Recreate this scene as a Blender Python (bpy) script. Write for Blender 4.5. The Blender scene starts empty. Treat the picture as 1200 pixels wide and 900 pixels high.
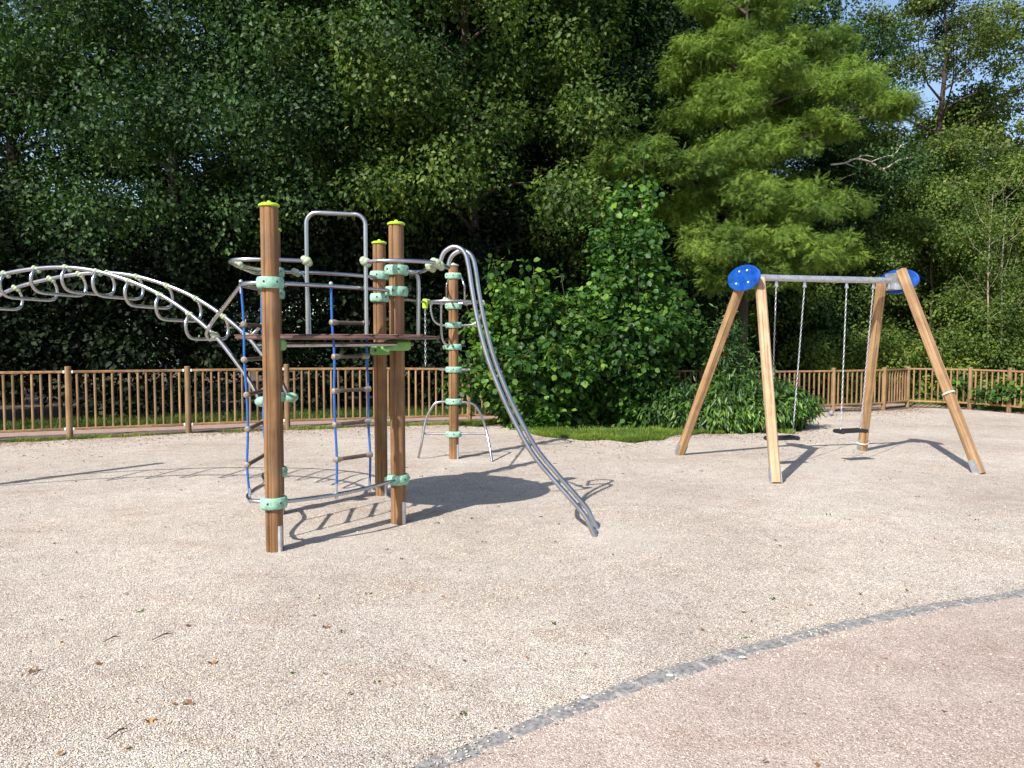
import bpy, math, random
import numpy as np
from mathutils import Vector, Matrix
random.seed(7)
RNG = np.random.default_rng(11)
scene = bpy.context.scene
COL = scene.collection
# ------------------------------------------------------------------ camera model
CAMZ = 1.6; FP = 900.0; PITCH = math.atan(48/900)
def ray(u, v):
    a = (u-600)/FP; b = (450-v)/FP
    return Vector((a, math.cos(PITCH)+b*math.sin(PITCH), -math.sin(PITCH)+b*math.cos(PITCH)))
def G(u, v, z=0.0):
    d = ray(u, v); t = (z-CAMZ)/d.z
    return Vector((d.x*t, d.y*t, z))
def atY(u, v, Y):
    d = ray(u, v); t = Y/d.y
    return Vector((d.x*t, Y, CAMZ+d.z*t))
def onplane(u, v, p0, dirn):
    """ray meets the vertical plane through p0 along dirn"""
    d = ray(u, v); n = Vector((-dirn[1], dirn[0], 0))
    t = n.dot(Vector((p0[0], p0[1], 0)))/n.dot(d)
    return Vector((d.x*t, d.y*t, CAMZ+d.z*t))
# ------------------------------------------------------------------ mesh builder
class MB:
    def __init__(s): s.v = []; s.f = []
    def add(s, vs, fs):
        o = len(s.v); s.v += [tuple(v) for v in vs]; s.f += [tuple(i+o for i in f) for f in fs]
    def tube(s, pts, r, seg=10, smooth=0, caps=True):
        pts = [Vector(p) for p in pts]
        if smooth: pts = catmull(pts, smooth)
        n = len(pts)
        rs = r if isinstance(r, (list, tuple)) else [r]*n
        if len(rs) != n: rs = [rs[0]+(rs[-1]-rs[0])*i/(n-1) for i in range(n)]
        T = []
        for i in range(n):
            a = pts[max(i-1, 0)]; b = pts[min(i+1, n-1)]
            T.append((b-a).normalized())
        up = Vector((0, 0, 1)) if abs(T[0].z) < .9 else Vector((1, 0, 0))
        X = T[0].cross(up).normalized(); vs = []
        for i in range(n):
            X = (X - T[i]*X.dot(T[i])).normalized(); Y = T[i].cross(X)
            for k in range(seg):
                a = 2*math.pi*k/seg
                vs.append(pts[i]+(X*math.cos(a)+Y*math.sin(a))*rs[i])
        fs = [(i*seg+k, i*seg+(k+1) % seg, (i+1)*seg+(k+1) % seg, (i+1)*seg+k) for i in range(n-1) for k in range(seg)]
        if caps:
            fs.append(tuple(range(seg))[::-1]); fs.append(tuple((n-1)*seg+k for k in range(seg)))
        s.add(vs, fs); return s
    def lathe(s, c, prof, seg=24, mod=None, M=None):
        """prof [(r,z)] bottom to top about c"""
        vs = []
        for r, z in prof:
            for k in range(seg):
                a = 2*math.pi*k/seg; rr = r*(mod(a) if mod else 1)
                p = Vector((rr*math.cos(a), rr*math.sin(a), z))
                if M: p = M @ p
                vs.append(Vector(c)+p)
        n = len(prof)
        fs = [(i*seg+k, i*seg+(k+1) % seg, (i+1)*seg+(k+1) % seg, (i+1)*seg+k) for i in range(n-1) for k in range(seg)]
        fs.append(tuple(range(seg))[::-1]); fs.append(tuple((n-1)*seg+k for k in range(seg)))
        s.add(vs, fs); return s
    def box(s, c, size, M=None, bev=0.0):
        x, y, z = [q/2 for q in size]
        if bev:
            b = bev; ring = [(x-b, y), (x, y-b), (x, -y+b), (x-b, -y), (-x+b, -y), (-x, -y+b), (-x, y-b), (-x+b, y)][::-1]
            vs = []
            for zz, k in ((-z, 1), (-z+b, 0), (z-b, 0), (z, 1)):
                for px, py in ring:
                    q = 1 if not k else (1-b/max(x, y))
                    vs.append(Vector((px*(1 if not k else 1-b/x), py*(1 if not k else 1-b/y), zz)))
            fs = [(i*8+k, i*8+(k+1) % 8, (i+1)*8+(k+1) % 8, (i+1)*8+k) for i in range(3) for k in range(8)]
            fs += [tuple(range(8))[::-1], tuple(24+k for k in range(8))]
        else:
            vs = [Vector((a*x, b*y, d*z)) for d in (-1, 1) for a, b in ((-1, -1), (1, -1), (1, 1), (-1, 1))]
            fs = [(3, 2, 1, 0), (4, 5, 6, 7), (0, 1, 5, 4), (1, 2, 6, 5), (2, 3, 7, 6), (3, 0, 4, 7)]
        if M: vs = [M @ v for v in vs]
        s.add([Vector(c)+v for v in vs], fs); return s
    def ball(s, c, r, sx=1, sy=1, sz=1, n=8, M=None):
        prof = [(r*max(math.sin(math.pi*i/n), .02), -r*math.cos(math.pi*i/n)) for i in range(n+1)]
        S = Matrix.Diagonal((sx, sy, sz)); S = (M @ S) if M else S
        return s.lathe(c, prof, 12, M=S)
    def build(s, name, mat, parent=None, sharp=35):
        off = root_of(parent)
        me = bpy.data.meshes.new(name)
        me.from_pydata([(v[0]-off[0], v[1]-off[1], v[2]-off[2]) for v in s.v], [], s.f)
        return finish(me, name, mat, parent, sharp)
def root_of(p):
    while p is not None and p.parent is not None: p = p.parent
    return p.location if p is not None else Vector((0, 0, 0))
def finish(me, name, mat, parent, sharp=35):
    me.materials.append(mat)
    if sharp:
        me.polygons.foreach_set('use_smooth', [True]*len(me.polygons))
        me.set_sharp_from_angle(angle=math.radians(sharp))
    me.update()
    o = bpy.data.objects.new(name, me); COL.objects.link(o)
    if parent is not None: o.parent = parent
    return o
def catmull(P, k):
    out = []; n = len(P)
    for i in range(n-1):
        p0 = P[i-1] if i else P[0]*2-P[1]; p1 = P[i]; p2 = P[i+1]; p3 = P[i+2] if i+2 < n else P[-1]*2-P[-2]
        for j in range(k):
            t = j/k
            out.append(.5*((2*p1)+(p2-p0)*t+(2*p0-5*p1+4*p2-p3)*t*t+(3*p1-p0-3*p2+p3)*t**3))
    out.append(P[-1].copy()); return out
def tag(o, label=None, cat=None, group=None, kind=None):
    if label: o['label'] = label
    if cat: o['category'] = cat
    if group: o['group'] = group
    if kind: o['kind'] = kind
    return o
def thing(name, loc, label, cat, group=None):
    o = bpy.data.objects.new(name, None); COL.objects.link(o); o.location = loc
    o.empty_display_size = .2
    bpy.context.view_layer.update()
    return tag(o, label, cat, group)
def copy_tree(o, parent=None):
    c = o.copy(); COL.objects.link(c); c.parent = parent
    for ch in list(o.children): copy_tree(ch, c)
    return c
# ------------------------------------------------------------------ materials
def newmat(name):
    m = bpy.data.materials.new(name); m.use_nodes = True
    nt = m.node_tree; return m, nt, nt.nodes, nt.links, nt.nodes['Principled BSDF']
def ramp(N, stops, interp='LINEAR'):
    r = N.new('ShaderNodeValToRGB'); cr = r.color_ramp; cr.interpolation = interp
    while len(cr.elements) < len(stops): cr.elements.new(.5)
    for e, (p, c) in zip(cr.elements, stops): e.position = p; e.color = (*c, 1)
    return r
def coords(N, L, scale=(1, 1, 1), kind='Object'):
    t = N.new('ShaderNodeTexCoord'); mp = N.new('ShaderNodeMapping'); mp.inputs['Scale'].default_value = scale
    L.new(t.outputs[kind], mp.inputs['Vector']); return mp.outputs['Vector']
def noise(N, L, vec, scale, detail=4, rough=.6):
    n = N.new('ShaderNodeTexNoise'); n.inputs['Scale'].default_value = scale
    n.inputs['Detail'].default_value = detail; n.inputs['Roughness'].default_value = rough
    L.new(vec, n.inputs['Vector']); return n
def bump(N, L, h, P, strength, dist):
    b = N.new('ShaderNodeBump'); b.inputs['Strength'].default_value = strength; b.inputs['Distance'].default_value = dist
    L.new(h, b.inputs['Height']); L.new(b.outputs['Normal'], P.inputs['Normal']); return b
def mix(N, L, fac, a, b, mode='MIX'):
    m = N.new('ShaderNodeMix'); m.data_type = 'RGBA'; m.blend_type = mode
    if isinstance(fac, (int, float)): m.inputs[0].default_value = fac
    else: L.new(fac, m.inputs[0])
    for i, x in ((6, a), (7, b)):
        if isinstance(x, tuple): m.inputs[i].default_value = (*x, 1)
        else: L.new(x, m.inputs[i])
    return m.outputs[2]
def wood(name, dark, light, grey=.0, axis='z'):
    m, nt, N, L, P = newmat(name)
    sc = (38, 38, 1.6) if axis == 'z' else (1.6, 38, 38)
    v = coords(N, L, sc); n = noise(N, L, v, 1.0, 5, .65)
    r = ramp(N, [(.3, dark), (.5, tuple((a+b)/2 for a, b in zip(dark, light))), (.72, light)])
    L.new(n.outputs['Fac'], r.inputs['Fac'])
    v2 = coords(N, L, (1, 1, 1)); n2 = noise(N, L, v2, 3.2, 3)
    r2 = ramp(N, [(.35, (.68, .66, .64)), (.65, (1.12, 1.08, 1.04))]); L.new(n2.outputs['Fac'], r2.inputs['Fac'])
    c = mix(N, L, .8, r.outputs['Color'], r2.outputs['Color'], 'MULTIPLY')
    # drying cracks
    sc3 = (26, 26, .55) if axis == 'z' else (.55, 26, 26)
    n3 = noise(N, L, coords(N, L, sc3), 1.0, 2, .5)
    r3 = ramp(N, [(.60, (1, 1, 1)), (.66, (.35, .3, .26))]); L.new(n3.outputs['Fac'], r3.inputs['Fac'])
    c = mix(N, L, .6, c, r3.outputs['Color'], 'MULTIPLY')
    oi = N.new('ShaderNodeObjectInfo'); r4 = ramp(N, [(0, (.80, .80, .82)), (1, (1.14, 1.10, 1.06))]); L.new(oi.outputs['Random'], r4.inputs['Fac'])
    c = mix(N, L, 1.0, c, r4.outputs['Color'], 'MULTIPLY')
    n6 = noise(N, L, coords(N, L, (7, 7, 2.2) if axis == 'z' else (2.2, 7, 7)), 1.0, 4, .7); r6 = ramp(N, [(.48, (0, 0, 0)), (.75, (.34, .34, .34))]); L.new(n6.outputs['Fac'], r6.inputs['Fac'])
    sx = N.new('ShaderNodeSeparateColor'); L.new(r6.outputs['Color'], sx.inputs[0])
    gl = sum(light)/3; c = mix(N, L, sx.outputs[0], c, (gl*1.22, gl*.98, gl*.72))
    L.new(c, P.inputs['Base Color']); P.inputs['Roughness'].default_value = .72
    P.inputs['Specular IOR Level'].default_value = .25
    bump(N, L, n.outputs['Fac'], P, .5, .004); return m
def plain(name, c, rough=.5, metal=0, spec=.5, var=.15, scale=9, bmp=0.1):
    m, nt, N, L, P = newmat(name)
    n = noise(N, L, coords(N, L), scale, 5)
    lo = tuple(q*(1-var) for q in c); hi = tuple(min(1, q*(1+var)) for q in c)
    r = ramp(N, [(.3, lo), (.7, hi)]); L.new(n.outputs['Fac'], r.inputs['Fac'])
    L.new(r.outputs['Color'], P.inputs['Base Color'])
    P.inputs['Roughness'].default_value = rough; P.inputs['Metallic'].default_value = metal
    P.inputs['Specular IOR Level'].default_value = spec
    rr = N.new('ShaderNodeMapRange'); rr.inputs[3].default_value = rough*.75; rr.inputs[4].default_value = min(1, rough*1.3)
    L.new(n.outputs['Fac'], rr.inputs[0]); L.new(rr.outputs[0], P.inputs['Roughness'])
    if bmp: bump(N, L, noise(N, L, coords(N, L), scale*8, 3).outputs['Fac'], P, bmp, .002)
    return m
def leafmat(name, cols, trans=.35, spec=.35, rough=.5, tcol=None):
    m, nt, N, L, P = newmat(name)
    g = N.new('ShaderNodeNewGeometry'); r = ramp(N, [(i/(len(cols)-1), c) for i, c in enumerate(cols)])
    oi = N.new('ShaderNodeObjectInfo')
    L.new(g.outputs['Random Per Island'], r.inputs['Fac'])
    r2 = ramp(N, [(0, (.8, .85, .85)), (1, (1.2, 1.12, 1.0))]); L.new(oi.outputs['Random'], r2.inputs['Fac'])
    c = mix(N, L, 1.0, r.outputs['Color'], r2.outputs['Color'], 'MULTIPLY')
    n = noise(N, L, coords(N, L), .8, 3); r3 = ramp(N, [(.36, (.55, .60, .62)), (.66, (1.55, 1.45, 1.2))])
    L.new(n.outputs['Fac'], r3.inputs['Fac']); c = mix(N, L, 1.0, c, r3.outputs['Color'], 'MULTIPLY')
    L.new(c, P.inputs['Base Color']); P.inputs['Roughness'].default_value = rough
    P.inputs['Specular IOR Level'].default_value = spec
    t = N.new('ShaderNodeBsdfTranslucent')
    L.new(mix(N, L, 1.0, c, tcol or (1.3, 1.5, .6), 'MULTIPLY'), t.inputs['Color'])
    ms = N.new('ShaderNodeMixShader'); ms.inputs[0].default_value = trans
    L.new(P.outputs[0], ms.inputs[1]); L.new(t.outputs[0], ms.inputs[2])
    L.new(ms.outputs[0], N['Material Output'].inputs['Surface']); return m
def gravelmat(name, cols, tintA, tintB, scale=85, bs=.9, fine=0.0):
    m, nt, N, L, P = newmat(name)
    v = coords(N, L)
    dv = noise(N, L, v, 30, 2); w = N.new('ShaderNodeVectorMath'); w.operation = 'SCALE'; w.inputs['Scale'].default_value = .02
    L.new(dv.outputs['Color'], w.inputs[0]); ad = N.new('ShaderNodeVectorMath'); L.new(v, ad.inputs[0]); L.new(w.outputs[0], ad.inputs[1])
    vo = N.new('ShaderNodeTexVoronoi'); vo.inputs['Scale'].default_value = scale; L.new(ad.outputs[0], vo.inputs['Vector'])
    sp = N.new('ShaderNodeSeparateColor'); L.new(vo.outputs['Color'], sp.inputs[0])
    r = ramp(N, [(i/(len(cols)-1), c) for i, c in enumerate(cols)]); L.new(sp.outputs[0], r.inputs['Fac'])
    n2 = noise(N, L, v, .45, 6, .62); r2 = ramp(N, [(.34, tintA), (.66, tintB)]); L.new(n2.outputs['Fac'], r2.inputs['Fac'])
    c = mix(N, L, 1.0, r.outputs['Color'], r2.outputs['Color'], 'MULTIPLY')
    n5 = noise(N, L, v, 5.0, 5, .7); r5 = ramp(N, [(.3, (.86, .85, .84)), (.7, (1.1, 1.1, 1.1))]); L.new(n5.outputs['Fac'], r5.inputs['Fac'])
    c = mix(N, L, 1.0, c, r5.outputs['Color'], 'MULTIPLY')
    n4 = noise(N, L, v, 160, 2, .7); r4 = ramp(N, [(.3, (.8, .79, .78)), (.7, (1.15, 1.15, 1.15))]); L.new(n4.outputs['Fac'], r4.inputs['Fac'])
    c = mix(N, L, .8, c, r4.outputs['Color'], 'MULTIPLY')
    # dusty worn patches and reddish washed-out streaks
    nd = noise(N, L, coords(N, L, (.8, 1.0, 1)), .9, 5, .6); rd = ramp(N, [(.58, (0, 0, 0)), (.74, (.32, .32, .32))]); L.new(nd.outputs['Fac'], rd.inputs['Fac'])
    sd_ = N.new('ShaderNodeSeparateColor'); L.new(rd.outputs['Color'], sd_.inputs[0]); c = mix(N, L, sd_.outputs[0], c, (.47, .42, .36))
    nr = noise(N, L, coords(N, L, (.6, 1.1, 1)), 1.7, 6, .65); rr_ = ramp(N, [(.55, (0, 0, 0)), (.72, (.6, .6, .6))]); L.new(nr.outputs['Fac'], rr_.inputs['Fac'])
    sr = N.new('ShaderNodeSeparateColor'); L.new(rr_.outputs['Color'], sr.inputs[0]); c = mix(N, L, sr.outputs[0], c, mix(N, L, 1.0, c, (.86, .72, .66), 'MULTIPLY'))
    for (wx, wy, wr) in ((4.05, 9.85, 1.0), (.95, 6.3, .55), (-1.5, 6.3, 1.0)):
        vd = N.new('ShaderNodeVectorMath'); vd.operation = 'DISTANCE'; vd.inputs[1].default_value = (wx, wy, 0); L.new(v, vd.inputs[0])
        dm = N.new('ShaderNodeMath'); dm.operation = 'MULTIPLY_ADD'; dm.inputs[1].default_value = .9*wr; L.new(nd.outputs['Fac'], dm.inputs[0]); L.new(vd.outputs['Value'], dm.inputs[2])
        mr = N.new('ShaderNodeMapRange'); mr.inputs[1].default_value = wr*1.5; mr.inputs[2].default_value = wr*.7; mr.inputs[3].default_value = 0; mr.inputs[4].default_value = .45
        L.new(dm.outputs[0], mr.inputs[0]); c = mix(N, L, mr.outputs[0], c, (.49, .44, .39))
    L.new(c, P.inputs['Base Color']); P.inputs['Roughness'].default_value = .9; P.inputs['Specular IOR Level'].default_value = .2
    ma = N.new('ShaderNodeMath'); ma.operation = 'MULTIPLY_ADD'; ma.inputs[1].default_value = -.012
    L.new(vo.outputs['Distance'], ma.inputs[0])
    m5 = N.new('ShaderNodeMath'); m5.operation = 'MULTIPLY'; m5.inputs[1].default_value = .02; L.new(n5.outputs['Fac'], m5.inputs[0])
    L.new(m5.outputs[0], ma.inputs[2])
    bump(N, L, ma.outputs[0], P, bs, 1.0); return m
M = {}
M['gravel'] = gravelmat('gravel', [(.12, .10, .09), (.46, .41, .355), (.60, .555, .50), (.33, .26, .215), (.53, .475, .42), (.78, .74, .68), (.34, .32, .305)],
                        (.84, .79, .755), (1.10, 1.09, 1.06), 150, .7)
M['pink'] = gravelmat('pink_gravel', [(.18, .145, .125), (.43, .365, .32), (.52, .455, .405), (.32, .25, .215), (.47, .395, .35), (.70, .645, .59)],
                      (.82, .765, .745), (1.05, 1.03, 1.01), 180, .5)
M['path'] = plain('pink_path', (.30, .21, .175), .95, var=.2, scale=6)
M['soil'] = plain('soil', (.085, .06, .04), .95, var=.5, scale=2, bmp=.5)
M['grassground'] = plain('grass_ground', (.05, .10, .022), .95, var=.45, scale=1.2, bmp=.5)
M['sett'] = plain('sett_stone', (.20, .193, .186), .9, var=.6, scale=55, bmp=.6)
M['post'] = wood('post_wood', (.145, .075, .033), (.36, .205, .095))
M['swingwood'] = wood('swing_wood', (.28, .16, .075), (.52, .35, .19))
M['swingwood_pale'] = wood('swing_wood_pale', (.36, .24, .14), (.62, .45, .29))
M['fence'] = wood('fence_wood', (.165, .10, .046), (.36, .235, .12))
M['fencerail'] = wood('fence_rail_wood', (.18, .105, .05), (.38, .235, .12), axis='x')
M['steel'] = plain('steel_tube', (.44, .44, .455), .27, metal=1, var=.12, scale=5, bmp=.03)
M['galv'] = plain('galvanised', (.50, .52, .55), .48, metal=.8, var=.2, scale=22, bmp=.05)
M['mint'] = plain('mint_clamp', (.24, .44, .32), .6, var=.38, scale=26, bmp=.3)
M['green'] = plain('green_bracket', (.17, .40, .10), .5, var=.2, scale=20)
M['lime'] = plain('lime_cap', (.40, .62, .03), .45, var=.12, scale=14)
M['cream'] = plain('pale_connector', (.36, .42, .28), .55, var=.25, scale=25)
M['greycap'] = plain('grey_cap', (.42, .42, .42), .6, var=.2)
M['deck'] = plain('brown_deck', (.115, .062, .05), .55, var=.3, scale=12, bmp=.2)
M['rope'] = plain('blue_rope', (.015, .10, .36), .75, var=.3, scale=60, bmp=.5)
M['rung'] = plain('rung_rubber', (.085, .058, .045), .6, var=.35, scale=18, bmp=.2)
M['knob'] = plain('rung_knob', (.22, .18, .15), .5, var=.25, scale=18)
M['rubber'] = plain('black_rubber', (.012, .012, .014), .5, var=.3)
M['bolt'] = plain('bolt', (.7, .7, .72), .3, metal=.9, var=.1)
M['darkbolt'] = plain('dark_bolt', (.03, .05, .04), .6, var=.1)
M['white'] = plain('white_plastic', (.72, .72, .68), .5, var=.08)
M['stone'] = plain('pale_stone', (.6, .6, .58), .8, var=.15)
M['ballmat'] = plain('grey_ball', (.20, .24, .30), .7, var=.1)
def blue():
    m, nt, N, L, P = newmat('blue_plate'); n = noise(N, L, coords(N, L), 7, 6, .75)
    r = ramp(N, [(.3, (.005, .035, .22)), (.5, (.006, .075, .38)), (.72, (.02, .13, .46))]); L.new(n.outputs['Fac'], r.inputs['Fac'])
    L.new(r.outputs['Color'], P.inputs['Base Color']); P.inputs['Roughness'].default_value = .42; return m
M['blue'] = blue()
M['bark'] = wood('bark', (.035, .028, .020), (.10, .08, .06)); M['palebark'] = wood('pale_bark', (.20, .17, .12), (.38, .34, .27))
M['deadwood'] = wood('dead_wood', (.40, .36, .32), (.62, .58, .52))
M['leafA'] = leafmat('leaf_dark', [(.013, .034, .012), (.022, .055, .016), (.038, .085, .024), (.10, .165, .055)], .28, .2, .5)
M['leafShade'] = leafmat('leaf_painted_shade', [(.010, .026, .009), (.016, .038, .012), (.026, .055, .016)], .2, .12, .55)  # darker greens: the shade deep in the wood is put into the colour
M['leafB'] = leafmat('leaf_mid', [(.028, .06, .014), (.042, .085, .018), (.065, .115, .024), (.12, .165, .04)], .3, .18, .5)
M['leafH'] = leafmat('leaf_hazel', [(.024, .070, .018), (.042, .11, .026), (.07, .165, .034), (.18, .30, .05)], .4, .28, .45)
M['leafL'] = leafmat('leaf_laurel', [(.02, .055, .018), (.035, .085, .022), (.06, .13, .028), (.12, .22, .045)], .25, .35, .42)
M['leafC'] = leafmat('leaf_cypress', [(.085, .155, .034), (.125, .215, .044), (.165, .265, .056), (.235, .335, .085)], .42, .2, .6, (1.05, 1.15, .9))
M['leafY'] = leafmat('leaf_right', [(.055, .10, .026), (.08, .135, .032), (.11, .165, .04), (.17, .22, .06)], .4, .2, .45)
M['leafG'] = leafmat('leaf_greyish', [(.04, .075, .022), (.06, .10, .028), (.08, .125, .036), (.13, .16, .06)], .35, .2, .5)
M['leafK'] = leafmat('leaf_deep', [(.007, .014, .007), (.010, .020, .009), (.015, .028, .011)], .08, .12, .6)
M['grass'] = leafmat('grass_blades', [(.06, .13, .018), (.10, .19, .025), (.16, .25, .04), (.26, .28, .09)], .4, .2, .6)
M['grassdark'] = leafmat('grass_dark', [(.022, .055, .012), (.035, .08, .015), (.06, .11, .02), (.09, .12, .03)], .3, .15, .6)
M['litter'] = leafmat('leaf_litter', [(.09, .05, .025), (.17, .09, .045), (.28, .17, .09), (.30, .10, .05)], .1, .2, .7, (1, .9, .7))
M['pebble'] = leafmat('pebble', [(.20, .17, .155), (.40, .355, .325), (.53, .485, .44), (.68, .64, .59), (.41, .32, .28)], .0, .2, .85)
# ------------------------------------------------------------------ leaf meshes (numpy)
T_LEAF = (np.array([(0, 0, 0), (.34, .45, .09), (0, 1, -.04), (-.34, .45, .09)]), [(0, 1, 2), (0, 2, 3)])
T_ROUND = (np.array([(0, 0, 0), (.36, .22, .05), (.44, .62, .08), (0, 1, -.10), (-.44, .62, .08), (-.36, .22, .05)]), [(0, 1, 2, 3), (0, 3, 4, 5)])
T_LONG = (np.array([(0, 0, 0), (.14, .4, .04), (0, 1, -.12), (-.14, .4, .04)]), [(0, 1, 2), (0, 2, 3)])
T_BLADE = (np.array([(-.045, 0, 0), (.045, 0, 0), (.03, .6, .1), (0, 1, .32)]), [(0, 1, 2), (0, 2, 3)])
def spray():
    V = []; F = []
    def q(p, d, l, w):
        o = len(V); n = (-d[1], d[0])
        V.extend([(p[0]-n[0]*w, p[1]-n[1]*w, p[2]), (p[0]+n[0]*w, p[1]+n[1]*w, p[2]), (p[0]+d[0]*l, p[1]+d[1]*l, p[2]-.12*l)]); F.append((o, o+1, o+2))
    q((0, 0, 0), (0, 1), 1, .016)
    for i in range(5):
        y = .08+.18*i; l = .42-.05*i
        for s in (-1, 1): q((0, y, -.03*i), (s*.82, .57), l, .042)
    return (np.array(V), F)
T_SPRAY = spray()
def leaves(name, P, D, Nn, S, T, mat, parent=None, off=(0, 0, 0)):
    tv, tf = T; n = len(P); k = len(tv)
    D = D/np.linalg.norm(D, axis=1, keepdims=True)
    X = np.cross(D, Nn); X /= np.linalg.norm(X, axis=1, keepdims=True)+1e-9
    Z = np.cross(X, D)
    V = P[:, None, :]-np.array(off)+S[:, None, None]*(tv[None, :, 0:1]*X[:, None, :]+tv[None, :, 1:2]*D[:, None, :]+tv[None, :, 2:3]*Z[:, None, :])
    V = V.reshape(-1, 3)
    cnt = [len(f) for f in tf]; loops = np.concatenate([np.array(f) for f in tf])
    LI = (loops[None, :]+(np.arange(n)*k)[:, None]).ravel()
    tot = np.tile(cnt, n); st = np.concatenate([[0], np.cumsum(tot)[:-1]])
    me = bpy.data.meshes.new(name)
    me.vertices.add(len(V)); me.loops.add(len(LI)); me.polygons.add(len(tot))
    me.vertices.foreach_set('co', V.astype(np.float32).ravel())
    me.loops.foreach_set('vertex_index', LI.astype(np.int32))
    me.polygons.foreach_set('loop_start', st.astype(np.int32))
    me.update(calc_edges=True); me.validate()
    return finish(me, name, mat, parent, 0)
def unit(rng, n):
    a = rng.normal(size=(n, 3)); return a/np.linalg.norm(a, axis=1, keepdims=True)
def clump_leaves(rng, C, R, per, size, flat=.72, droop=.35, upb=.4, jit=.42, out=.6, vol=1.0):
    """C centres (n,3), R radii (n,), returns P,D,N,S"""
    n = len(C); cnt = np.maximum(3, (per*(R/R.mean())**2).astype(int))
    idx = np.repeat(np.arange(n), cnt); m = len(idx)
    u = unit(rng, m)*(rng.random((m, 1))**.28); u[:, 2] *= flat
    # ragged lobes
    u *= (1+.35*np.sin(u[:, :1]*5+idx[:, None]*1.7)*np.cos(u[:, 1:2]*6+idx[:, None]))
    P = C[idx]+u*R[idx][:, None]
    D = u*out+unit(rng, m)*.7; D[:, 2] -= droop
    Nn = unit(rng, m)*jit+u/(np.linalg.norm(u, axis=1, keepdims=True)+1e-6)*vol; Nn[:, 2] += upb
    S = size*rng.uniform(.65, 1.3, m)
    return P, D, Nn, S
def rot_z(v, a):
    c, s = math.cos(a), math.sin(a); return Vector((v.x*c-v.y*s, v.x*s+v.y*c, v.z))
def skeleton(rng, H, R, z0, nlimb, subs=3, lift=.7, droop=.6, prof=None, tr=.16, lean=(0, 0), seg=6, cr=(.6, 1.15), ends=True):
    trunk = MB(); C = []; RR = []
    tp = [Vector((lean[0]*t*H+rng.normal()*.09*(t > 0)*H/12, lean[1]*t*H+rng.normal()*.09*(t > 0)*H/12, t*H*.97)) for t in (0, .08, .2, .35, .5, .65, .8, .92, 1)]
    trunk.tube(tp, [tr*1.45, tr*1.1, tr, tr*.86, tr*.7, tr*.52, tr*.34, tr*.2, tr*.08], 10)
    tps = catmull(tp, 6)
    for i in range(nlimb):
        t = (i+.5)/nlimb; z = z0+(H*.97-z0)*t
        base = min(tps, key=lambda p: abs(p.z-z))
        az = i*2.39996+rng.normal()*.3
        L = R*(prof(t) if prof else (1-.85*t**2.2)*(.75+.25*math.sin(min(1, t*4)*math.pi/2)))*rng.uniform(.75, 1.12)
        up = lift*(.5+t)+rng.normal()*.1
        pts = [base]; d = Vector((math.cos(az), math.sin(az), up)).normalized(); p = base.copy()
        for j in range(5):
            p = p+d*(L/5); pts.append(p.copy())
            d = (d+Vector((rng.normal()*.16, rng.normal()*.16, rng.normal()*.1-droop*.22))).normalized()
        r0 = tr*(.42-.28*t)
        trunk.tube(pts, [r0, r0*.7, r0*.5, r0*.35, r0*.22, r0*.1], seg)
        if ends: C.append(pts[-1]); RR.append(rng.uniform(*cr)*.85); C.append(pts[4]); RR.append(rng.uniform(*cr))
        for s in range(subs):
            q = .3+.65*(s+rng.random()*.6)/subs; k = min(4, int(q*5)); b = pts[k].lerp(pts[k+1], q*5-k)
            dd = rot_z(d, (1 if s % 2 else -1)*rng.uniform(.5, 1.25)); dd.z = rng.normal()*.22-.08*droop
            dd.normalize(); l2 = L*rng.uniform(.22, .45)
            m1 = b+dd*l2*.5; e = b+dd*l2+Vector((0, 0, -.12*droop*l2))
            trunk.tube([b, m1, e], [r0*.35, r0*.22, r0*.08], 5, caps=False)
            C += [e]; RR += [rng.uniform(*cr)]
    return trunk, np.array([tuple(c) for c in C]), np.array(RR)
def make_tree(name, loc, label, cat, group, leafmat_, seed, H=15, R=4.2, z0=2.6, nlimb=30, per=330, size=.10, T=T_LEAF, bark='bark', kw={}, lk={}):
    rng = np.random.default_rng(seed)
    root = thing(name, loc, label, cat, group)
    tk, C, RR = skeleton(rng, H, R, z0, nlimb, **kw)
    ob = MB(); ob.v = [(v[0]+loc[0], v[1]+loc[1], v[2]+loc[2]) for v in tk.v]; ob.f = tk.f
    ob.build('trunk', M[bark], root, 60)
    P, D, Nn, S = clump_leaves(rng, C, RR, per, size, **lk)
    leaves('crown', P, D, Nn, S, T, M[leafmat_], root)
    return root
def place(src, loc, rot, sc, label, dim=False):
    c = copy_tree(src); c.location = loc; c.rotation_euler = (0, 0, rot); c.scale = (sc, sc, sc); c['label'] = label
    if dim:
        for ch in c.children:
            if ch.name.startswith('crown'): ch.data = shade_painted(ch.data)
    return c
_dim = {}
def shade_painted(me):
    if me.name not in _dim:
        d = me.copy(); d.materials[0] = M['leafShade']; _dim[me.name] = d  # same crown, recoloured with shade painted into its leaves
    return _dim[me.name]
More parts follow.
